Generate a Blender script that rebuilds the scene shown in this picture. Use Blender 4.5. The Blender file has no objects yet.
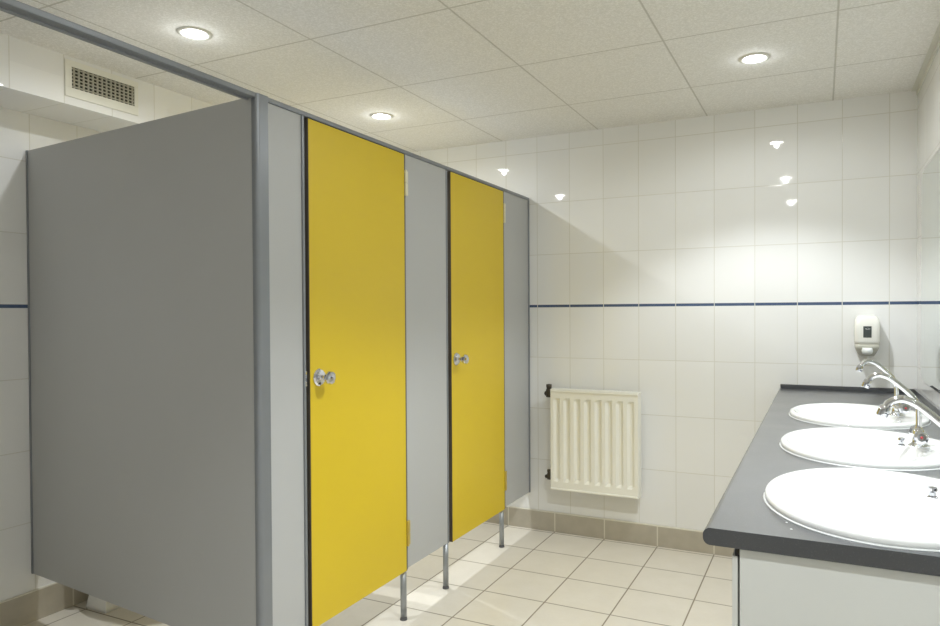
import bpy, bmesh, math
from mathutils import Vector, Matrix
S = bpy.context.scene
C = S.collection
PI = math.pi

# ------------------------------------------------------------------ materials
def new_mat(name):
    m = bpy.data.materials.new(name); m.use_nodes = True
    nt = m.node_tree; b = nt.nodes['Principled BSDF']
    return m, nt, b

def M(nt, op, a, b=None, c=None, clamp=False):
    n = nt.nodes.new('ShaderNodeMath'); n.operation = op; n.use_clamp = clamp
    for i, v in enumerate((a, b, c)):
        if v is None: continue
        if isinstance(v, (int, float)): n.inputs[i].default_value = v
        else: nt.links.new(v, n.inputs[i])
    return n.outputs[0]

def mix(nt, fac, a, b):
    n = nt.nodes.new('ShaderNodeMix'); n.data_type = 'RGBA'
    for s, v in ((n.inputs[0], fac), (n.inputs[6], a), (n.inputs[7], b)):
        if isinstance(v, (int, float)): s.default_value = v
        elif isinstance(v, tuple): s.default_value = v + (1,) if len(v) == 3 else v
        else: nt.links.new(v, s)
    return n.outputs[2]

def noise(nt, scale, detail=2, vec=None, rough=.5):
    n = nt.nodes.new('ShaderNodeTexNoise'); n.inputs['Scale'].default_value = scale
    n.inputs['Detail'].default_value = detail; n.inputs['Roughness'].default_value = rough
    nt.links.new(vec if vec is not None else geo(nt), n.inputs['Vector'])
    return n.outputs['Fac']

def geo(nt):
    return nt.nodes.new('ShaderNodeNewGeometry').outputs['Position']

def sep(nt):
    s = nt.nodes.new('ShaderNodeSeparateXYZ'); nt.links.new(geo(nt), s.inputs[0])
    return s.outputs

def line(nt, c, off, pitch, w):
    """1 on a joint of width w repeated every pitch, soft-edged"""
    t = M(nt, 'FRACT', M(nt, 'ADD', M(nt, 'DIVIDE', M(nt, 'SUBTRACT', c, off), pitch), .5))
    d = M(nt, 'MULTIPLY', M(nt, 'ABSOLUTE', M(nt, 'SUBTRACT', t, .5)), pitch)
    return M(nt, 'SUBTRACT', 1.0, M(nt, 'DIVIDE', M(nt, 'SUBTRACT', d, w*.3), w*.4, clamp=True))

def near(nt, c, at, hw):
    d = M(nt, 'ABSOLUTE', M(nt, 'SUBTRACT', c, at))
    return M(nt, 'LESS_THAN', d, hw)

def bump(nt, b, h, strength=.3, dist=.001):
    n = nt.nodes.new('ShaderNodeBump'); n.inputs['Strength'].default_value = strength
    n.inputs['Distance'].default_value = dist
    nt.links.new(h, n.inputs['Height']); nt.links.new(n.outputs[0], b.inputs['Normal'])

def plain(name, col, rough=.5, metal=0, spec=.5, var=.06, vscale=14, coat=0):
    m, nt, b = new_mat(name)
    f = noise(nt, vscale, 3)
    lo = tuple(c*(1-var) for c in col); hi = tuple(min(1, c*(1+var)) for c in col)
    nt.links.new(mix(nt, f, lo, hi), b.inputs['Base Color'])
    b.inputs['Roughness'].default_value = rough; b.inputs['Metallic'].default_value = metal
    b.inputs['Specular IOR Level'].default_value = spec
    b.inputs['Coat Weight'].default_value = coat
    return m

STRIPE = 1.3135
def wall_tile(name, axis, off, pitch=.2, stripe=True, rows=True, col=(.85, .85, .842)):
    m, nt, b = new_mat(name); s = sep(nt)
    h = s[axis]
    gv = line(nt, h, off, pitch, .0035); gh = line(nt, s[2], STRIPE, .3, .0035)
    g = M(nt, 'MAXIMUM', gv, gh) if rows else gv
    # slight tone shift tile by tile
    cx = M(nt, 'FLOOR', M(nt, 'DIVIDE', M(nt, 'SUBTRACT', h, off), pitch))
    cz = M(nt, 'FLOOR', M(nt, 'DIVIDE', M(nt, 'SUBTRACT', s[2], STRIPE), .3))
    cb = nt.nodes.new('ShaderNodeCombineXYZ'); nt.links.new(cx, cb.inputs[0]); nt.links.new(cz, cb.inputs[1])
    wn = nt.nodes.new('ShaderNodeTexWhiteNoise'); nt.links.new(cb.outputs[0], wn.inputs['Vector'])
    tone = mix(nt, wn.outputs['Value'], tuple(c*.975 for c in col), tuple(c*1.02 for c in col))
    base = mix(nt, M(nt, 'MULTIPLY', g, .55), tone, (.60, .58, .50))
    if stripe:
        st = near(nt, s[2], STRIPE, .0074)
        st = M(nt, 'MULTIPLY', st, M(nt, 'SUBTRACT', 1.0, gv))
        base = mix(nt, st, base, (.075, .11, .20))
    nt.links.new(base, b.inputs['Base Color'])
    b.inputs['Roughness'].default_value = .035
    b.inputs['Specular IOR Level'].default_value = .5
    hh = M(nt, 'SUBTRACT', M(nt, 'MULTIPLY', noise(nt, 7, 1), .9), M(nt, 'MULTIPLY', g, .7))
    # each tile sits at its own tiny tilt
    fx = M(nt, 'FRACT', M(nt, 'DIVIDE', M(nt, 'SUBTRACT', h, off), pitch))
    tl = M(nt, 'MULTIPLY', M(nt, 'SUBTRACT', wn.outputs['Value'], .5), fx)
    hh = M(nt, 'ADD', hh, M(nt, 'MULTIPLY', tl, .5))
    bump(nt, b, hh, .35, .001)
    return m

FX, FY, FP = -.508, -.334, .2972
def floor_mat():
    m, nt, b = new_mat('floor_tiles'); s = sep(nt)
    g = M(nt, 'MAXIMUM', line(nt, s[0], FX, FP, .006), line(nt, s[1], FY, FP, .006))
    n1 = noise(nt, 9, 5); n2 = noise(nt, 55, 3)
    t = mix(nt, n1, (.67, .63, .55), (.79, .75, .68))
    t = mix(nt, M(nt, 'MULTIPLY', n2, .35), t, (.64, .585, .48))
    base = mix(nt, g, t, (.27, .23, .17))
    nt.links.new(base, b.inputs['Base Color'])
    r = M(nt, 'ADD', M(nt, 'MULTIPLY', g, .4), .3)
    nt.links.new(r, b.inputs['Roughness'])
    bump(nt, b, M(nt, 'SUBTRACT', M(nt, 'MULTIPLY', n2, .15), g), .5, .0015)
    return m

def base_mat(name, axis, off, ztop=.1085):
    m, nt, b = new_mat(name); s = sep(nt)
    g = line(nt, s[axis], off, FP, .006)
    lit_top = M(nt, 'GREATER_THAN', s[2], ztop)  # upper edge painted pale, standing in for overhead light on the ledge
    g = M(nt, 'MAXIMUM', g, lit_top)
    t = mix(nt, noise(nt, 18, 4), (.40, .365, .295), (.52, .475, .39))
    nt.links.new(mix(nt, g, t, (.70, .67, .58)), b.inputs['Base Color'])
    b.inputs['Roughness'].default_value = .35
    return m

CH = 2.304
def ceil_mat():
    m, nt, b = new_mat('mineral_ceiling_tiles'); s = sep(nt)
    n1 = noise(nt, 130, 4, rough=.7); n2 = noise(nt, 45, 3)
    v = nt.nodes.new('ShaderNodeTexVoronoi'); v.inputs['Scale'].default_value = 170
    nt.links.new(geo(nt), v.inputs['Vector'])
    pit = M(nt, 'MULTIPLY', M(nt, 'LESS_THAN', v.outputs['Distance'], .28), M(nt, 'GREATER_THAN', n1, .5))
    sp = M(nt, 'MULTIPLY', M(nt, 'SUBTRACT', n1, .42), 4, clamp=True)
    t = mix(nt, sp, (.76, .75, .72), (.94, .93, .915))
    t = mix(nt, M(nt, 'MULTIPLY', pit, .35), t, (.50, .47, .41))
    t = mix(nt, M(nt, 'MULTIPLY', n2, .15), t, (.74, .72, .66))
    g = M(nt, 'MAXIMUM', line(nt, s[0], -1.136, .594, .007), line(nt, s[1], -.5035, .594, .007))
    nt.links.new(mix(nt, M(nt, 'MULTIPLY', g, .6), t, (.42, .40, .35)), b.inputs['Base Color'])
    b.inputs['Roughness'].default_value = .9; b.inputs['Specular IOR Level'].default_value = .2
    bump(nt, b, M(nt, 'SUBTRACT', M(nt, 'SUBTRACT', M(nt, 'MULTIPLY', n1, .5), pit), g), .5, .002)
    return m

def counter_mat():
    m, nt, b = new_mat('grey_laminate')
    n = noise(nt, 320, 2, rough=.8); n2 = noise(nt, 6, 3)
    t = mix(nt, M(nt, 'GREATER_THAN', n, .62), (.045, .048, .054), (.075, .08, .088))
    t = mix(nt, M(nt, 'MULTIPLY', n2, .3), t, (.055, .059, .069))
    nt.links.new(t, b.inputs['Base Color'])
    nt.links.new(M(nt, 'ADD', M(nt, 'MULTIPLY', n2, .10), .27), b.inputs['Roughness'])
    b.inputs['Specular IOR Level'].default_value = 1.0
    b.inputs['Coat Weight'].default_value = .7; b.inputs['Coat Roughness'].default_value = .22
    bump(nt, b, n, .12, .0006)
    return m

def emit(name, col, st):
    m, nt, b = new_mat(name)
    b.inputs['Base Color'].default_value = (.8, .8, .8, 1)
    b.inputs['Emission Color'].default_value = col + (1,)
    b.inputs['Emission Strength'].default_value = st
    return m

MT = dict(
    wall_back=wall_tile('wall_tiles_back', 0, -1.107),
    wall_side=wall_tile('wall_tiles_side', 1, -1.97),
    wall_rear=wall_tile('wall_tiles_rear', 0, -1.107, col=(.55, .55, .54)),  # unseen wall, toned darker to cut bounce light on the side panel
    soffit=wall_tile('soffit_tiles', 1, -2.0, .2, False, False),
    wall_right=wall_tile('wall_tiles_right', 1, -.1, .2),
    floor=floor_mat(), ceil=ceil_mat(), counter=counter_mat(),
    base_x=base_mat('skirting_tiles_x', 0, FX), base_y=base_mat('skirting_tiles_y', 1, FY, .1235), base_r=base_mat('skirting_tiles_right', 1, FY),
    grey=plain('grey_panel', (.47, .475, .475), .42, var=.025, vscale=3),
    alu=plain('grey_profile', (.25, .265, .285), .33, metal=.35, var=.04),
    yellow=plain('yellow_laminate', (.69, .50, .018), .42, var=.03, vscale=3),
    edge=plain('dark_brown_edge', (.075, .06, .045), .5),
    seal=plain('light_seal', (.55, .56, .55), .4),
    leg=plain('steel_leg', (.36, .38, .40), .35, metal=.6),
    rubber=plain('rubber_foot', (.10, .10, .105), .6),
    brass=plain('pale_hinge', (.74, .71, .55), .35, metal=.1),
    hinge2=plain('yellow_hinge', (.58, .44, .10), .35, metal=.4),
    chrome=plain('chrome', (.82, .83, .85), .07, metal=1, var=.02),
    cuchrome=plain('cut_chrome', (.72, .73, .78), .05, metal=1, var=.02),
    ceramic=plain('white_ceramic', (.86, .865, .86), .08, var=.01, coat=.5),
    silicone=plain('white_silicone', (.80, .82, .82), .35, var=.01),
    rad=plain('radiator_enamel', (.88, .87, .80), .3, var=.02),
    radin=plain('radiator_inside', (.42, .40, .33), .6),
    valve=plain('dark_bronze_valve', (.075, .065, .05), .4, metal=.5),
    pipe=plain('painted_pipe', (.66, .64, .55), .35),
    cab=plain('cabinet_melamine', (.76, .77, .74), .45, var=.02, vscale=5),
    dark=plain('gap_shade_and_plinth_black', (.02, .02, .02), .7),
    grille=plain('vent_enamel', (.80, .79, .72), .45),
    slat=plain('vent_slat_metal', (.50, .48, .40), .5),
    duct=plain('duct_shade_dark', (.03, .028, .022), .8),
    soap=plain('dispenser_plastic', (.84, .83, .78), .22, var=.02),
    soaplow=plain('dispenser_smoked_plastic', (.55, .54, .47), .2),
    window=plain('dispenser_dark_window', (.07, .08, .08), .15),
    mark=plain('printed_mark_white', (.7, .7, .7), .5),
    red=plain('red_cap', (.42, .05, .06), .3), blue=plain('blue_cap', (.05, .12, .5), .3),
    ring=plain('downlight_ring', (.70, .69, .64), .35),
    trim=plain('painted_angle_trim', (.66, .655, .585), .5),
    lens=emit('lit_lamp_lens', (1, .985, .94), 60),
)
mm, nt, b = new_mat('mirror_glass')
nt.links.new(mix(nt, noise(nt, 3, 1), (.83, .88, .85), (.85, .90, .87)), b.inputs['Base Color'])
b.inputs['Metallic'].default_value = 1; b.inputs['Roughness'].default_value = .015
MT['mirror'] = mm

# ------------------------------------------------------------------ mesh helpers (all shapes in world coordinates)
def bm_new(): return bmesh.new()

def box(bm, x0, x1, y0, y1, z0, z1, bev=0, seg=2):
    t = bmesh.new(); bmesh.ops.create_cube(t, size=1)
    for v in t.verts:
        v.co = Vector(((x0+x1)/2+v.co.x*(x1-x0), (y0+y1)/2+v.co.y*(y1-y0), (z0+z1)/2+v.co.z*(z1-z0)))
    if bev: bmesh.ops.bevel(t, geom=t.edges[:], offset=bev, segments=seg, profile=.5, affect='EDGES')
    merge(bm, t); return bm

def merge(bm, t, mat=None):
    me = bpy.data.meshes.new('tmp'); t.to_mesh(me); t.free()
    if mat is not None: me.transform(mat)
    bm.from_mesh(me); bpy.data.meshes.remove(me)

def lathe(bm, prof, axis='Z', at=(0, 0, 0), n=32, smooth=True):
    """prof: list of (r, h) along the axis"""
    t = bmesh.new(); rings = []
    for r, h in prof:
        if r < 1e-6: rings.append([t.verts.new((0, 0, h))])
        else: rings.append([t.verts.new((r*math.cos(2*PI*k/n), r*math.sin(2*PI*k/n), h)) for k in range(n)])
    for a, b in zip(rings, rings[1:]):
        for k in range(n):
            k2 = (k+1) % n
            vs = ([a[0]] if len(a) == 1 else [a[k], a[k2]]) + ([b[0]] if len(b) == 1 else [b[k2], b[k]])
            if len(vs) > 2: t.faces.new(vs)
    bmesh.ops.recalc_face_normals(t, faces=t.faces[:])
    for f in t.faces: f.smooth = smooth
    rot = {'Z': Matrix(), 'X': Matrix.Rotation(PI/2, 4, 'Y'), 'Y': Matrix.Rotation(-PI/2, 4, 'X'),
           '-X': Matrix.Rotation(-PI/2, 4, 'Y'), '-Y': Matrix.Rotation(PI/2, 4, 'X')}
    R = axis if isinstance(axis, Matrix) else rot[axis]
    merge(bm, t, Matrix.Translation(at) @ R); return bm

def spline(pts, n=8):
    pts = [Vector(p) for p in pts]; out = []
    P = [pts[0]*2-pts[1]] + pts + [pts[-1]*2-pts[-2]]
    for i in range(1, len(P)-2):
        for k in range(n):
            t = k/n; a, b, c, d = P[i-1], P[i], P[i+1], P[i+2]
            out.append(.5*((2*b)+(c-a)*t+(2*a-5*b+4*c-d)*t*t+(3*b-a-3*c+d)*t**3))
    out.append(pts[-1]); return out

def tube(bm, pts, r, n=14):
    t = bmesh.new(); rings = []
    up = Vector((0, 1, 0)) if abs((pts[1]-pts[0]).normalized().y) < .9 else Vector((1, 0, 0))
    for i, p in enumerate(pts):
        d = (pts[min(i+1, len(pts)-1)]-pts[max(i-1, 0)]).normalized()
        a = up.cross(d).normalized(); b2 = d.cross(a)
        rr = r[i] if isinstance(r, (list, tuple)) else r
        rings.append([t.verts.new(p+rr*(math.cos(2*PI*k/n)*a+math.sin(2*PI*k/n)*b2)) for k in range(n)])
    for a, b in zip(rings, rings[1:]):
        for k in range(n): t.faces.new((a[k], a[(k+1) % n], b[(k+1) % n], b[k]))
    t.faces.new(rings[0][::-1]); t.faces.new(rings[-1])
    bmesh.ops.recalc_face_normals(t, faces=t.faces[:])
    for f in t.faces: f.smooth = len(f.verts) == 4
    merge(bm, t); return bm

def extrude_poly(bm, pts, vec, bev=0, seg=3):
    t = bmesh.new(); f = t.faces.new([t.verts.new(p) for p in pts])
    r = bmesh.ops.extrude_face_region(t, geom=[f])
    bmesh.ops.translate(t, vec=vec, verts=[v for v in r['geom'] if isinstance(v, bmesh.types.BMVert)])
    bmesh.ops.recalc_face_normals(t, faces=t.faces[:])
    if bev: bmesh.ops.bevel(t, geom=t.edges[:], offset=bev, segments=seg, profile=.5, affect='EDGES')
    merge(bm, t); return bm

def loft(bm, rings, cap0=True, cap1=True, smooth=True):
    t = bmesh.new(); R = [[t.verts.new(p) for p in ring] for ring in rings]; n = len(R[0])
    for a, b in zip(R, R[1:]):
        for k in range(n):
            f = t.faces.new((a[k], a[(k+1) % n], b[(k+1) % n], b[k])); f.smooth = smooth
    if cap0: t.faces.new(R[0][::-1])
    if cap1: t.faces.new(R[-1])
    bmesh.ops.recalc_face_normals(t, faces=t.faces[:])
    merge(bm, t); return bm

def world_of(o):
    v = Vector()
    while o: v += o.location; o = o.parent
    return v

def obj(name, bm, mat, parent=None, loc=None):
    me = bpy.data.meshes.new(name); bm.to_mesh(me); bm.free()
    o = bpy.data.objects.new(name, me); C.objects.link(o)
    me.materials.append(mat)
    if parent:
        o.parent = parent
    elif loc: o.location = loc
    w = world_of(o)
    me.transform(Matrix.Translation(-w))
    return o

def tag(o, label, cat, group=None):
    o['label'] = label; o['category'] = cat
    if group: o['group'] = group
    return o

def thing(name, loc, label, cat, group=None):
    o = bpy.data.objects.new(name, None); C.objects.link(o); o.location = loc
    o.empty_display_size = .1
    return tag(o, label, cat, group)

def struct(name, bm, mat, loc=(0, 0, 0)):
    o = obj(name, bm, mat, None, loc); o['kind'] = 'structure'; return o

def dup(root, loc, label):
    r = root.copy(); C.objects.link(r); r.location = loc; r['label'] = label
    for ch in list(root.children):
        c = ch.copy(); C.objects.link(c); c.parent = r
        for g in list(ch.children):
            d = g.copy(); C.objects.link(d); d.parent = c
    return r

# ------------------------------------------------------------------ setting
XL, XR, YR = -2.98, .405, -4.6      # left wall, right wall, rear wall; back wall is y = 0
T = .1
struct('floor', box(bm_new(), XL-T, XR+T, YR-T, T, -.06, 0), MT['floor'])
struct('ceiling', box(bm_new(), XL-T, XR+T, YR-T, T, CH, CH+.05), MT['ceil'])
struct('wall_back', box(bm_new(), XL-T, XR+T, 0, T, 0, CH), MT['wall_back'])
struct('wall_left', box(bm_new(), XL-T, XL, YR, 0, 0, CH), MT['wall_side'])
struct('wall_right', box(bm_new(), XR, XR+T, YR, 0, 0, CH), MT['wall_right'])
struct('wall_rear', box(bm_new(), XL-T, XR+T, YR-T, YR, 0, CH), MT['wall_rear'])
struct('trim_1', box(bm_new(), XL, -2.70, YR, 0, 2.112, CH), MT['soffit'])
b1 = bm_new(); box(b1, XR-.024, XR, YR, 0, CH-.004, CH); box(b1, XR-.004, XR, YR, 0, CH-.024, CH)
struct('trim_2', b1, MT['trim'])
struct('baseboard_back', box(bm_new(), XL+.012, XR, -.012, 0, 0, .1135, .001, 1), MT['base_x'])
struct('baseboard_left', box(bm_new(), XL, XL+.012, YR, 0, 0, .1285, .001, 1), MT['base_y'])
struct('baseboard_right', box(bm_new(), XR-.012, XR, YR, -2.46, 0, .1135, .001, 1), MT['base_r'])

# ------------------------------------------------------------------ toilet cubicles
XF = -1.562            # front face of the cubicle line
ZB, ZT = .212, 1.9365    # panel bottom, underside of the rail
cub = thing('toilet_cubicle', (XF, -2.11, 0), 'grey panelled toilet cubicle row with two yellow doors against the left wall', 'toilet cubicle')
# end partition: runs from the corner post to the left wall, a little out of square
pa, pb = Vector((-1.577, -2.124, 0)), Vector((XL, -1.970, 0))
d = (pb-pa).normalized(); nrm = Vector((-d.y, d.x, 0))*.013
def upright(bm, a, b, n, z0a, z0b, z1a, z1b):
    # a flat board standing between points a and b
    loft(bm, [[a+n+Vector((0, 0, z0a)), b+n+Vector((0, 0, z0b)), b-n+Vector((0, 0, z0b)), a-n+Vector((0, 0, z0a))],
              [a+n+Vector((0, 0, z1a)), b+n+Vector((0, 0, z1b)), b-n+Vector((0, 0, z1b)), a-n+Vector((0, 0, z1a))]], smooth=False)
    return bm
obj('side_panel', upright(bm_new(), pa, pb, nrm, ZB, .200, 1.943, 1.957), MT['grey'], cub)
obj('wall_channel', upright(bm_new(), pb-d*.014, pb, nrm*1.25, .200, .199, 1.958, 1.958), MT['alu'], cub)
# divider between the two stalls (behind the middle pilaster)
obj('divider_panel', box(bm_new(), XL, XF-.03, -1.15, -1.125, ZB, 1.943, .002, 1), MT['grey'], cub)
# corner post: rounded aluminium profile
bm = bm_new()
r = .014; pts = []
x0, x1, y0, y1 = -1.576, -1.556, -2.139, -2.090
for k in range(7):
    a = -PI/2+PI/2*k/6; pts.append(Vector((x1-r+r*math.cos(a), y0+r+r*math.sin(a), ZB)))
pts += [Vector((x1, y1, ZB)), Vector((x0, y1, ZB)), Vector((x0, y0, ZB))]
extrude_poly(bm, pts, Vector((0, 0, 1.953-ZB)))
for f in bm.faces: f.smooth = False
obj('corner_post', bm, MT['alu'], cub)
# head rail with a bead along its lower edge
for (ya, yb) in ((YR, -2.139), (-2.090, 0)):
    bm = bm_new()
    box(bm, -1.590, -1.557, ya, yb, 1.9365, 1.9525, .003, 2)
    box(bm, -1.596, -1.584, ya, yb, 1.932, 1.940, .002, 1)
    hr = obj('head_rail', bm, MT['alu'], cub)
obj('rail_bracket', box(bm_new(), -1.605, -1.542, YR, YR+.012, 1.905, 1.975, .003), MT['alu'], cub)
# pilaster panels
for (ya, yb) in ((-2.090, -1.935), (-1.325, -.968), (-.36, 0)):
    obj('front_panel', box(bm_new(), XF-.022, XF, ya, yb, ZB, ZT, .0015, 1), MT['grey'], cub)
def profile(y0, y1, mat='alu', dx=.006):
    return obj('edge_profile', box(bm_new(), XF-.024, XF+dx, y0, y1, ZB, ZT, .002, 2), MT[mat], cub)
profile(-1.937, -1.926); profile(-1.327, -1.318); profile(-.978, -.966, 'alu', .003); profile(-.362, -.353); profile(-.012, 0)
# thin pale strike strips on the latch side
for yy in (-1.925, -.965):
    obj('strike_strip', box(bm_new(), XF-.024, XF-.004, yy, yy+.008, ZB, ZT), MT['seal'], cub)
for yy in (-1.934,):
    obj('latch_plate', box(bm_new(), XF, XF+.008, yy, yy+.009, 1.035, 1.085, .001), MT['chrome'], cub)
def door(y0, y1, label):
    o = obj('door', box(bm_new(), XF-.016, XF+.008, y0+.0015, y1-.0015, ZB-.004, ZT-.0045, .0015, 1), MT['yellow'], cub)
    o['label'] = label
    bm = bm_new()
    box(bm, XF-.0165, XF+.0072, y0-.001, y0+.0016, ZB-.004, ZT-.0045)
    box(bm, XF-.0165, XF+.0068, y1-.0016, y1+.004, ZB-.004, ZT-.0045)
    box(bm, XF-.0165, XF+.0068, y0, y1, ZT-.0046, ZT-.0025)
    obj('edge_band', bm, MT['edge'], o)
    ky, kz, kx = y0+.044, 1.06, XF+.008
    bm = bm_new()
    lathe(bm, [(0, 0), (.030, 0), (.0305, .003), (.026, .008), (.018, .010), (.010, .011), (.0075, .014), (.0075, .030), (.010, .032)], 'X', (kx, ky, kz), 12, False)
    obj('rosette', bm, MT['cuchrome'], o)
    bm = bm_new()
    lathe(bm, [(.009, .028), (.015, .034), (.0225, .043), (.024, .050), (.021, .057), (.013, .061), (0, .062)], 'X', (kx, ky, kz), 9, False)
    k = obj('door_knob', bm, MT['cuchrome'], o); k['label'] = 'faceted chrome knob'
    for zc in (1.815, .362):
        bm = bm_new()
        cy = y1+.004
        for (za, zb_) in ((-.052, -.001), (.001, .052)):
            lathe(bm, [(0, zc+za), (.0052, zc+za), (.0058, zc+za+.002), (.0058, zc+zb_-.002), (.0052, zc+zb_), (0, zc+zb_)], 'Z', (XF+.011, cy, 0), 16)
        box(bm, XF, XF+.0095, cy+.002, cy+.021, zc-.050, zc-.001, .001, 1); box(bm, XF, XF+.0095, cy+.002, cy+.021, zc+.001, zc+.050, .001, 1)
        obj('hinge', bm, MT['brass' if zc > 1 else 'hinge2'], o)
door(-1.911, -1.330, 'yellow door leaf nearer the camera')
door(-.945, -.366, 'yellow door leaf nearer the radiator')
def leg(x, y):
    bm = bm_new()
    lathe(bm, [(0, .012), (.0128, .012), (.0128, ZB+.002), (0, ZB+.002)], 'Z', (x, y, 0), 20)
    o = obj('leg', bm, MT['leg'], cub)
    bm = bm_new()
    lathe(bm, [(0, 0), (.0152, 0), (.0152, .005), (.0138, .009), (.0131, .011), (.0131, .014)], 'Z', (x, y, 0), 20)
    obj('foot', bm, MT['rubber'], o)
for (x, y) in ((XF-.012, -2.113), (XF-.014, -1.93), (XF-.012, -1.328), (XF-.012, -.976), (XF-.012, -.368)): leg(x, y)

# ------------------------------------------------------------------ toilet behind the end partition
ty = -1.69
wc = thing('toilet', (-2.84, ty, 0), 'white toilet on small tapered foot behind the grey end partition', 'toilet')
def sup(cx, cy, z, rx, ry, n=32, e=2.0, sq=None):
    out = []
    for k in range(n):
        a = 2*PI*k/n; c, s = math.cos(a), math.sin(a)
        out.append(Vector((cx+rx*math.copysign(abs(c)**(2/e), c), cy+ry*math.copysign(abs(s)**(2/e), s), z)))
    return out
bm = bm_new()
loft(bm, [sup(-2.832, ty, 0, .067, .122, e=40), sup(-2.832, ty, .012, .066, .121, e=40), sup(-2.830, ty, .14, .046, .100, e=40), sup(-2.80, ty, .22, .075, .10, e=4)])
obj('foot', bm, MT['ceramic'], wc)
bm = bm_new()
loft(bm, [sup(-2.79, ty, .215, .09, .10, e=3), sup(-2.70, ty, .26, .17, .14, e=2.6), sup(-2.63, ty, .33, .235, .175, e=2.4), sup(-2.615, ty, .395, .255, .185, e=2.4),
          sup(-2.615, ty, .40, .25, .18, e=2.4), sup(-2.60, ty, .40, .19, .135), sup(-2.60, ty, .34, .17, .12), sup(-2.62, ty, .27, .09, .07)], True, True)
obj('bowl', bm, MT['ceramic'], wc)
bm = bm_new()
loft(bm, [sup(-2.60, ty, .401, .235, .182, e=2.3), sup(-2.60, ty, .418, .238, .185, e=2.3), sup(-2.60, ty, .424, .228, .175, e=2.3)])
obj('seat_lid', bm, MT['ceramic'], wc)
obj('cistern', box(bm_new(), XL+.001, -2.77, ty-.18, ty+.18, .40, .76, .02, 4), MT['ceramic'], wc)
bm = bm_new(); lathe(bm, [(0, .775), (.02, .775), (.022, .772), (.022, .76)], 'Z', (-2.85, ty, 0), 20)
obj('flush_button', bm, MT['chrome'], wc)

# ------------------------------------------------------------------ vent on the soffit
vx = -2.70
vent = thing('air_vent', (vx, -1.84, 2.15), 'cream metal air vent with a dark crossed grille set in tiled soffit', 'air vent')
Y0, Y1, Z0, Z1 = -1.999, -1.682, 2.143, 2.288
y0, y1, z0, z1 = -1.972, -1.700, 2.180, 2.264
bm = bm_new()
box(bm, vx, vx+.006, Y0, Y1, z1, Z1, .001, 1); box(bm, vx, vx+.006, Y0, Y1, Z0, z0, .001, 1)
box(bm, vx, vx+.006, Y0, y0, z0, z1, .001, 1); box(bm, vx, vx+.006, y1, Y1, z0, z1, .001, 1)
obj('frame', bm, MT['grille'], vent)
obj('shade_backing', box(bm_new(), vx+.0002, vx+.0008, y0, y1, z0, z1), MT['duct'], vent)  # dark sheet painted in for the shade behind the grille holes
for k in range(6):
    zz = z0+(k+.5)*(z1-z0)/6
    obj('slat', box(bm_new(), vx+.001, vx+.0055, y0, y1, zz-.0022, zz+.0022), MT['slat'], vent)
for k in range(14):
    yy = y0+(k+.5)*(y1-y0)/14
    obj('vertical_slat', box(bm_new(), vx+.001, vx+.0055, yy-.0030, yy+.0030, z0, z1), MT['slat'], vent)

# ------------------------------------------------------------------ radiator
rx0, rx1, rz0, rz1 = -1.388, -.888, .274, .842
ry0, ry1 = -.105, -.035
rad = thing('radiator', ((rx0+rx1)/2, ry1, rz0), 'cream ribbed panel radiator hung on the white tiled back wall', 'radiator')
# front panel with pressed flutes
bm = bm_new(); t = bmesh.new()
NF = 8; m_ = .008; pitch = (rx1-rx0-2*m_)/NF
xs = [rx0]
prof = [(rx0, 0)]
for k in range(NF):
    a = rx0+m_+k*pitch
    prof += [(a+pitch*.14, 0), (a+pitch*.36, .013), (a+pitch*.58, .013), (a+pitch*.80, 0)]
prof.append((rx1, 0))
zs = [(rz0, 0), (rz0+.045, 0), (rz0+.062, 1), (rz1-.062, 1), (rz1-.048, 0), (rz1-.006, 0)]
grid = [[t.verts.new((x, ry0+.001+dp*on, z)) for (x, dp) in prof] for (z, on) in zs]
for a, b_ in zip(grid, grid[1:]):
    for i in range(len(prof)-1):
        t.faces.new((a[i], a[i+1], b_[i+1], b_[i]))
bmesh.ops.recalc_face_normals(t, faces=t.faces[:])
ext = bmesh.ops.extrude_face_region(t, geom=t.faces[:])
bmesh.ops.translate(t, vec=(0, .014, 0), verts=[v for v in ext['geom'] if isinstance(v, bmesh.types.BMVert)])
bmesh.ops.recalc_face_normals(t, faces=t.faces[:])
merge(bm, t)
box(bm, rx0, rx1, ry0-.003, ry0+.010, rz0-.002, rz0+.009, .003, 2)
box(bm, rx0, rx1, ry0-.003, ry0+.010, rz1-.016, rz1-.005, .003, 2)
obj('front_panel', bm, MT['rad'], rad)
obj('rear_panel', box(bm_new(), rx0+.004, rx1-.004, ry1-.016, ry1, rz0+.004, rz1-.012, .002), MT['rad'], rad)
for sx in (rx0-.002, rx1-.001):
    obj('side_cover', box(bm_new(), sx, sx+.003, ry0+.002, ry1, rz0-.003, rz1, .001, 1), MT['rad'], rad)
bm = bm_new()
box(bm, rx0, rx1, ry0+.001, ry0+.012, rz1-.004, rz1, .001, 1); box(bm, rx0, rx1, ry1-.012, ry1, rz1-.004, rz1, .001, 1)
for k in range(36):
    xx = rx0+.006+k*(rx1-rx0-.012)/35
    box(bm, xx-.0035, xx+.0035, ry0+.01, ry1-.01, rz1-.004, rz1-.0005)
obj('top_grille', bm, MT['rad'], rad)
bm = bm_new()
for k in range(24):
    xx = rx0+.02+k*(rx1-rx0-.04)/23
    box(bm, xx-.001, xx+.001, ry0+.02, ry1-.017, rz0+.04, rz1-.04)
obj('convector_fins', bm, MT['radin'], rad)
for xx in (rx0+.1, rx1-.1):
    obj('wall_bracket', box(bm_new(), xx-.015, xx+.015, ry1-.002, 0, rz0+.1, rz1-.1, .002), MT['radin'], rad)
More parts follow.
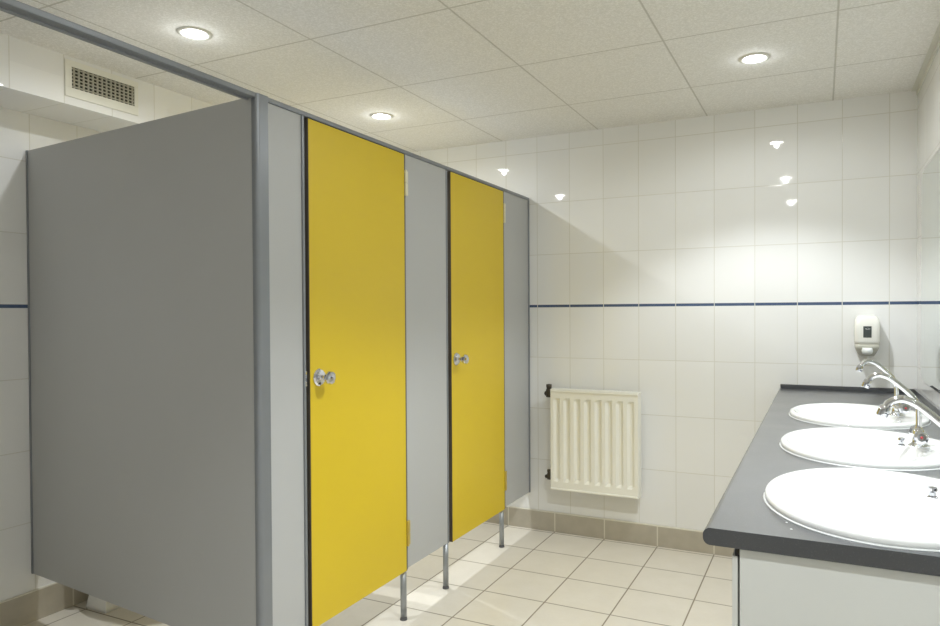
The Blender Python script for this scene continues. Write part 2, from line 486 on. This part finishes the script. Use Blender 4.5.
def rvalve(z, big):
    bm = bm_new(); vy = -.07
    s = 1.45 if big else 1.1
    lathe(bm, [(0, 0), (.012*s, 0), (.015*s, .004), (.015*s, .016), (.009*s, .019), (.009*s, .03)], 'X', (rx0-.032, vy, z), 12, False)
    lathe(bm, [(0, -.014*s), (.012*s, -.014*s), (.0135*s, 0), (.012*s, .014*s), (.009*s, .022*s), (.011*s, .024*s), (.011*s, .036*s), (0, .038*s)], 'Z', (rx0-.022, vy, z), 14, True)
    lathe(bm, [(0, 0), (.008*s, 0), (.010*s, .012), (.006*s, .018)], '-X', (rx0-.030, vy, z), 12, False)
    v = obj('valve', bm, MT['valve'], rad); v['label'] = 'dark bronze valve'
    bm = bm_new()
    lathe(bm, [(.006, 0), (.006, .07)], 'Y', (rx0-.022, vy, z), 12)
    obj('supply_pipe', bm, MT['pipe'], v)
rvalve(.812, True); rvalve(.335, False)

# ------------------------------------------------------------------ vanity cabinet
CXF, CYE, CZ = -.193, -2.44, .89
cab = thing('vanity_cabinet', (.13, -1.2, 0), 'pale grey melamine vanity cabinet under the dark worktop', 'cabinet')
obj('end_panel', box(bm_new(), -.131, XR-.001, -2.430, -2.400, .0, .856, .001, 1), MT['cab'], cab)
obj('carcass', box(bm_new(), -.125, XR-.001, -2.400, -.002, .10, .70), MT['cab'], cab)
obj('gap_shade_strip', box(bm_new(), -.139, -.120, -2.429, -.002, .842, .859), MT['dark'], cab)  # black strip stands in for shade in the gap under the worktop
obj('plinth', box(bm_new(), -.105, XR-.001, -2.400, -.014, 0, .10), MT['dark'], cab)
for k in range(4):
    ya = -2.428+k*.606; yb = min(ya+.602, -.014)
    dd = obj('door', box(bm_new(), -.144, -.1345, ya, yb, .105, .842, .001, 1), MT['cab'], cab)
    bm = bm_new(); yc = yb-.05 if k % 2 == 0 else ya+.05
    tube(bm, spline([(-.144, yc, .62), (-.164, yc, .625), (-.170, yc, .67), (-.164, yc, .715), (-.144, yc, .72)], 5), .004, 10)
    obj('handle', bm, MT['chrome'], dd)

# ------------------------------------------------------------------ basins, then the worktop cut for them
BX, BA, BB = .118, .268, .226
BY = (-.915, -1.545, -2.155)
TY = (-.930, -1.535, -2.110)
def egg(t, k=1.0, kx=None, ox=0):
    kx = k if kx is None else kx
    c, s = math.cos(t), math.sin(t)
    x = BB*c
    a = BA*s*(1-.04*c)
    return (ox+x*kx, a*k)
bm = box(bm_new(), CXF, XR-.001, CYE, -.001, CZ-.031, CZ)
ed = [e for e in bm.edges if all(abs(v.co.x-CXF) < 1e-5 for v in e.verts) and abs(e.verts[0].co.y-e.verts[1].co.y) > .5]
bmesh.ops.bevel(bm, geom=ed, offset=.013, segments=6, profile=.5, affect='EDGES')
wt = obj('worktop', bm, MT['counter'], None, (.1, -1.2, CZ))
bm = bm_new()
for by in BY:
    n = 64; rr = []
    for z in (CZ-.1, CZ+.1):
        rr.append([Vector((BX+egg(2*PI*k/n, .93)[0], by+egg(2*PI*k/n, .93)[1], z)) for k in range(n)])
    loft(bm, rr, smooth=False)
cut = obj('cutter', bm, MT['counter'], None, (.1, -1.2, CZ))
md = wt.modifiers.new('b', 'BOOLEAN'); md.object = cut; md.solver = 'EXACT'
bpy.context.view_layer.update()
dg = bpy.context.evaluated_depsgraph_get()
me2 = bpy.data.meshes.new_from_object(wt.evaluated_get(dg))
wt.modifiers.clear(); old = wt.data; wt.data = me2
bpy.data.objects.remove(cut, do_unlink=True)
me2.materials.clear(); me2.materials.append(MT['counter'])
tag(wt, 'long dark grey worktop with rounded front edge holding three washbasins', 'worktop')
up_ = obj('upstand', box(bm_new(), CXF+.008, XR-.001, -.016, -.0005, CZ, CZ+.020, .001, 1), MT['counter'], wt)
obj('side_upstand', box(bm_new(), XR-.013, XR-.001, CYE, -.016, CZ, CZ+.022, .001, 1), MT['counter'], wt)
for (xx, yy) in ((-.057, -2.350), (-.048, -2.388)):
    obj('water_spot', lathe(bm_new(), [(.0022, 0), (.0022, .0004), (0, .0005)], 'Z', (xx, yy, CZ), 10), MT['silicone'], wt)

def basin(i, by, label):
    root = thing('washbasin', (BX, by, CZ), label, 'washbasin', 'white oval washbasins set in the worktop')
    n = 72
    # k outer scale, z, and blend to the bowl ellipse
    rings = []
    for (k, z) in ((.925, -.002), (.992, .0005), (1.0, .004), (1.0, .010), (.988, .0155), (.965, .018), (.93, .0175)):
        rings.append([Vector((BX+egg(2*PI*j/n, k)[0], by+egg(2*PI*j/n, k)[1], CZ+z)) for j in range(n)])
    for (kx, ky, ox, z) in ((.80, .86, -.026, .0145), (.745, .82, -.034, .011), (.72, .795, -.036, .004), (.69, .765, -.036, -.012), (.64, .71, -.036, -.045),
                            (.55, .61, -.034, -.085), (.42, .46, -.030, -.112), (.25, .26, -.026, -.126), (.10, .10, -.024, -.130)):
        rings.append([Vector((BX+ox+BB*kx*math.cos(2*PI*j/n), by+BA*ky*math.sin(2*PI*j/n), CZ+z)) for j in range(n)])
    # outside of the bowl
    out = []
    for (kx, ky, ox, z) in ((.12, .12, -.024, -.142), (.28, .29, -.026, -.139), (.46, .50, -.030, -.125), (.60, .66, -.034, -.095), (.70, .76, -.036, -.05), (.78, .82, -.034, -.012)):
        out.append([Vector((BX+ox+BB*kx*math.cos(2*PI*j/n), by+BA*ky*math.sin(2*PI*j/n), CZ+z)) for j in range(n)])
    bm = bm_new(); loft(bm, out+rings, True, True)
    obj('basin_shell', bm, MT['ceramic'], root)
    bm = bm_new()
    t = bmesh.new(); A = []; B_ = []
    loft(bm, [[Vector((BX+egg(2*PI*j/n, k)[0], by+egg(2*PI*j/n, k)[1], CZ+z)) for j in range(n)] for (k, z) in ((.99, .0), (1.012, .0), (1.009, .0015), (1.0, .003))], False, False)
    t.free()
    obj('sealant_bead', bm, MT['silicone'], root)
    bm = bm_new(); lathe(bm, [(.010, -.1305), (.021, -.1285), (.022, -.1275), (.020, -.1265), (.012, -.1285), (0, -.1285)], 'Z', (BX-.024, by, CZ), 24)
    obj('drain', bm, MT['chrome'], root)
    # soap recess beside the tap
    return root
TX = .242
def faucet(by, sw, label):
    z = CZ+.0165
    root = thing('faucet', (TX, by, z), label, 'faucet', 'chrome taps on the washbasins')
    bm = bm_new()
    lathe(bm, [(0, 0), (.026, 0), (.0265, .003), (.021, .007), (.016, .011), (.0145, .03), (.016, .04), (.0125, .047), (.0085, .052), (.0085, .058)], 'Z', (TX, by, z), 28)
    lathe(bm, [(.0115, -.034), (.0125, -.028), (.0125, .028), (.0115, .034)], 'Y', (TX, by, z+.026), 20)
    obj('body', bm, MT['chrome'], root)
    for s, cap in ((-1, 'red'), (1, 'blue')):
        ax = 'Y' if s > 0 else '-Y'
        tl = Matrix.Rotation((-PI/2 if s > 0 else PI/2), 4, 'X')
        tl = Matrix.Rotation(s*.25, 4, 'X') @ tl
        bm = bm_new()
        lathe(bm, [(.009, 0), (.011, .004), (.011, .009), (.017, .014), (.0195, .021), (.0175, .030), (.011, .034), (0, .034)], tl, (TX, by+s*.032, z+.026), 8, False)
        h = obj('handle', bm, MT['cuchrome'], root)
        bm = bm_new()
        lathe(bm, [(.0038, .0338), (.0038, .0350), (0, .0354)], tl, (TX, by+s*.032, z+.026), 14)
        obj('cap', bm, MT[cap], h)
    P = [(0, .045), (0, .080), (-.002, .108), (-.015, .136), (-.048, .168), (-.072, .186), (-.094, .193), (-.112, .187), (-.122, .175), (-.125, .169)]
    c, s_ = math.cos(sw), math.sin(sw)
    pts = spline([(TX+r*c, by+r*s_, z+h) for r, h in P], 6)
    bm = bm_new(); tube(bm, pts, [.0076]*(len(pts)), 16)
    spt = obj('spout', bm, MT['chrome'], root)
    e, e0 = pts[-1], pts[-4]; dr = (e-e0).normalized()
    R = dr.to_track_quat('Z', 'Y').to_matrix().to_4x4()
    bm = bm_new(); lathe(bm, [(.0076, -.010), (.0105, -.007), (.0112, .002), (.0112, .012), (.0095, .014), (.006, .012)], R, e, 14)
    obj('aerator', bm, MT['cuchrome'], spt)
    # pop-up rod behind / chain eye in front
    bm = bm_new(); lathe(bm, [(0, 0), (.009, 0), (.010, .003), (.006, .006), (.006, .012), (.009, .016), (.0085, .022), (0, .024)], 'Z', (TX-.042, by-.012, z), 14, False)
    obj('plug_holder', bm, MT['cuchrome'], root)
    return root
names_b = ('farthest white oval washbasin, set beside the tiled back wall', 'middle one of the three white oval washbasins in the worktop', 'nearest white oval washbasin, beside the open end of worktop')
names_f = ('chrome swan neck tap on the farthest washbasin below the soap dispenser', 'chrome swan neck tap on the middle washbasin', 'chrome swan neck tap on the nearest washbasin at right edge')
for i, by in enumerate(BY):
    if i == 0:
        b0 = basin(i, by, names_b[0]); f0 = faucet(TY[0], 0.0, names_f[0]); f0.rotation_euler.z = .36
    else:
        dup(b0, (BX, by, CZ), names_b[i])
        dup(f0, (TX, TY[i], CZ+.0165), names_f[i]).rotation_euler.z = 0

# ------------------------------------------------------------------ mirror
bm = bm_new(); ya, yb, za, zb, r = -3.0, -.19, .968, 1.886, .07
def rr(y0, y1, z0, z1, r, x, n=8):
    out = []
    for (cy, cz, a0) in ((y1-r, z1-r, 0), (y0+r, z1-r, PI/2), (y0+r, z0+r, PI), (y1-r, z0+r, 3*PI/2)):
        for k in range(n+1):
            a = a0+PI/2*k/n; out.append(Vector((x, cy+r*math.cos(a), cz+r*math.sin(a))))
    return out
loft(bm, [rr(ya, yb, za, zb, r, XR-.0005), rr(ya, yb, za, zb, r, XR-.004), rr(ya+.012, yb-.012, za+.012, zb-.012, r-.012, XR-.006)], True, True, False)
mir = obj('mirror', bm, MT['mirror'], None, (XR, -1.5, za))
tag(mir, 'frameless wall mirror with rounded corners above the washbasins', 'mirror')

# ------------------------------------------------------------------ soap dispenser
sd = thing('soap_dispenser', (.196, 0, 1.045), 'white plastic soap dispenser on back wall above the farthest washbasin', 'soap dispenser')
def drr(z, w, y1, cx=.196, r=.02, n=6):
    out = [Vector((cx+w, -.001, z)), ]
    for (sx, a0) in ((1, 0), (-1, PI/2)):
        for k in range(n+1):
            a = a0+PI/2*k/n
            out.append(Vector((cx+sx*(w-r)+r*math.cos(a), y1+r-r*math.sin(a), z)))
    out.append(Vector((cx-w, -.001, z)))
    return out
bm = bm_new()
loft(bm, [drr(1.118, .050, -.098), drr(1.135, .0525, -.102), drr(1.205, .053, -.100), drr(1.235, .050, -.092), drr(1.250, .044, -.078), drr(1.256, .036, -.06)])
obj('housing', bm, MT['soap'], sd)
bm = bm_new()
loft(bm, [drr(1.062, .030, -.060, r=.015), drr(1.075, .038, -.072), drr(1.10, .049, -.094), drr(1.119, .051, -.099)])
obj('lower_cover', bm, MT['soaplow'], sd)
bm = bm_new()
loft(bm, [sup(.196, -.088, 1.072, .010, .010, 20), sup(.196, -.094, 1.076, .020, .016, 20), sup(.196, -.096, 1.090, .024, .018, 20), sup(.196, -.094, 1.104, .020, .012, 20)])
obj('push_button', bm, MT['silicone'], sd)
win = obj('level_window', box(bm_new(), (.179), .213, -.1035, -.099, 1.152, 1.205, .001, 1), MT['window'], sd)
bm = bm_new()
for (x, z, w, h) in ((.190, 1.193, .006, .0022), (.199, 1.1955, .004, .002), (.2055, 1.193, .005, .002), (.197, 1.190, .014, .0012)):
    box(bm, x-w/2, x+w/2, -.1042, -.1034, z-h/2, z+h/2)
obj('printed_mark', bm, MT['mark'], win)
obj('outlet', lathe(bm_new(), [(0, 1.046), (.006, 1.046), (.009, 1.066)], 'Z', (.196, -.05, 0), 14), MT['soap'], sd)

# ------------------------------------------------------------------ downlights
def downlight(x, y, label):
    root = thing('downlight', (x, y, CH), label, 'downlight', 'round recessed ceiling downlights')
    bm = bm_new()
    lathe(bm, [(.060, 0), (.059, -.003), (.050, -.006), (.043, -.005), (.040, -.0015)], 'Z', (x, y, CH), 40)
    obj('trim_ring', bm, MT['ring'], root)
    bm = bm_new(); lathe(bm, [(.0405, -.0008), (.036, -.0032), (.020, -.0045), (0, -.005)], 'Z', (x, y, CH), 32)
    obj('lamp_lens', bm, MT['lens'], root)
    return root
LX = (-2.07, -.245)
spots = [((-2.07, -.755), 'lit downlight in ceiling over the far yellow cubicle door'),
         ((-2.07, -1.92), 'lit downlight in ceiling above the grey end partition, nearest left'),
         ((-.245, -.76), 'lit downlight in ceiling above the worktop, near the back wall'),
         ((-.245, -1.98), 'lit downlight in ceiling over the aisle beside the nearest washbasin'),
         ((-.245, -3.22), 'lit downlight in ceiling over the aisle in front of the open worktop end')]
d0 = None
for i, ((x, y), lab) in enumerate(spots):
    if d0 is None: d0 = downlight(x, y, lab)
    else: dup(d0, (x, y, CH), lab)
    col = (.93, .975, 1)
    k = (1, .9, .74, 1.12, .82)[i]
    L = bpy.data.lights.new('downlight_beam', 'SPOT'); L.energy = 42*k
    L.color = col; L.spot_size = math.radians(112); L.spot_blend = .45; L.shadow_soft_size = .014
    lo = bpy.data.objects.new('downlight_beam', L); C.objects.link(lo); lo.location = (x, y, CH-.016)
    L = bpy.data.lights.new('downlight_spill', 'SPOT'); L.energy = 6*k; L.spot_size = math.radians(172); L.spot_blend = .35
    L.color = col; L.shadow_soft_size = .014
    lo = bpy.data.objects.new('downlight_spill', L); C.objects.link(lo); lo.location = (x, y, CH-.016)
    L = bpy.data.lights.new('downlight_glow', 'POINT'); L.energy = .3*k; L.color = col; L.shadow_soft_size = .012
    lo = bpy.data.objects.new('downlight_glow', L); C.objects.link(lo); lo.location = (x, y, CH-.024)

w = bpy.data.worlds.new('world'); S.world = w; w.use_nodes = True
w.node_tree.nodes['Background'].inputs[0].default_value = (1, 1, 1, 1)
w.node_tree.nodes['Background'].inputs[1].default_value = .3

# ------------------------------------------------------------------ camera
f, px, py = 678.7418, 501.7044, 320.4866
fw = Vector((-.42575051, .90475511, -.01243785)); rt = Vector((.90484025, .42572211, -.00498022)); up = Vector((-7.8919e-4, .0133746, .99991025))
cd = bpy.data.cameras.new('camera'); cam = bpy.data.objects.new('camera', cd); C.objects.link(cam)
R = Matrix((rt, up, -fw)).transposed().to_4x4()
cam.matrix_world = Matrix.Translation((0, -3.69827878, 1.27983822)) @ R
cd.sensor_width = 36; cd.lens = f/940*36
cd.shift_x = (470-px)/940; cd.shift_y = (py-313)/940
cd.clip_start = .05
S.camera = cam
S.view_settings.view_transform = 'Standard'; S.view_settings.look = 'None'
S.view_settings.gamma = 1; S.view_settings.use_curve_mapping = False
S.view_settings.exposure = 0.48
S.cycles.max_bounces = 16; S.cycles.diffuse_bounces = 10; S.cycles.glossy_bounces = 6
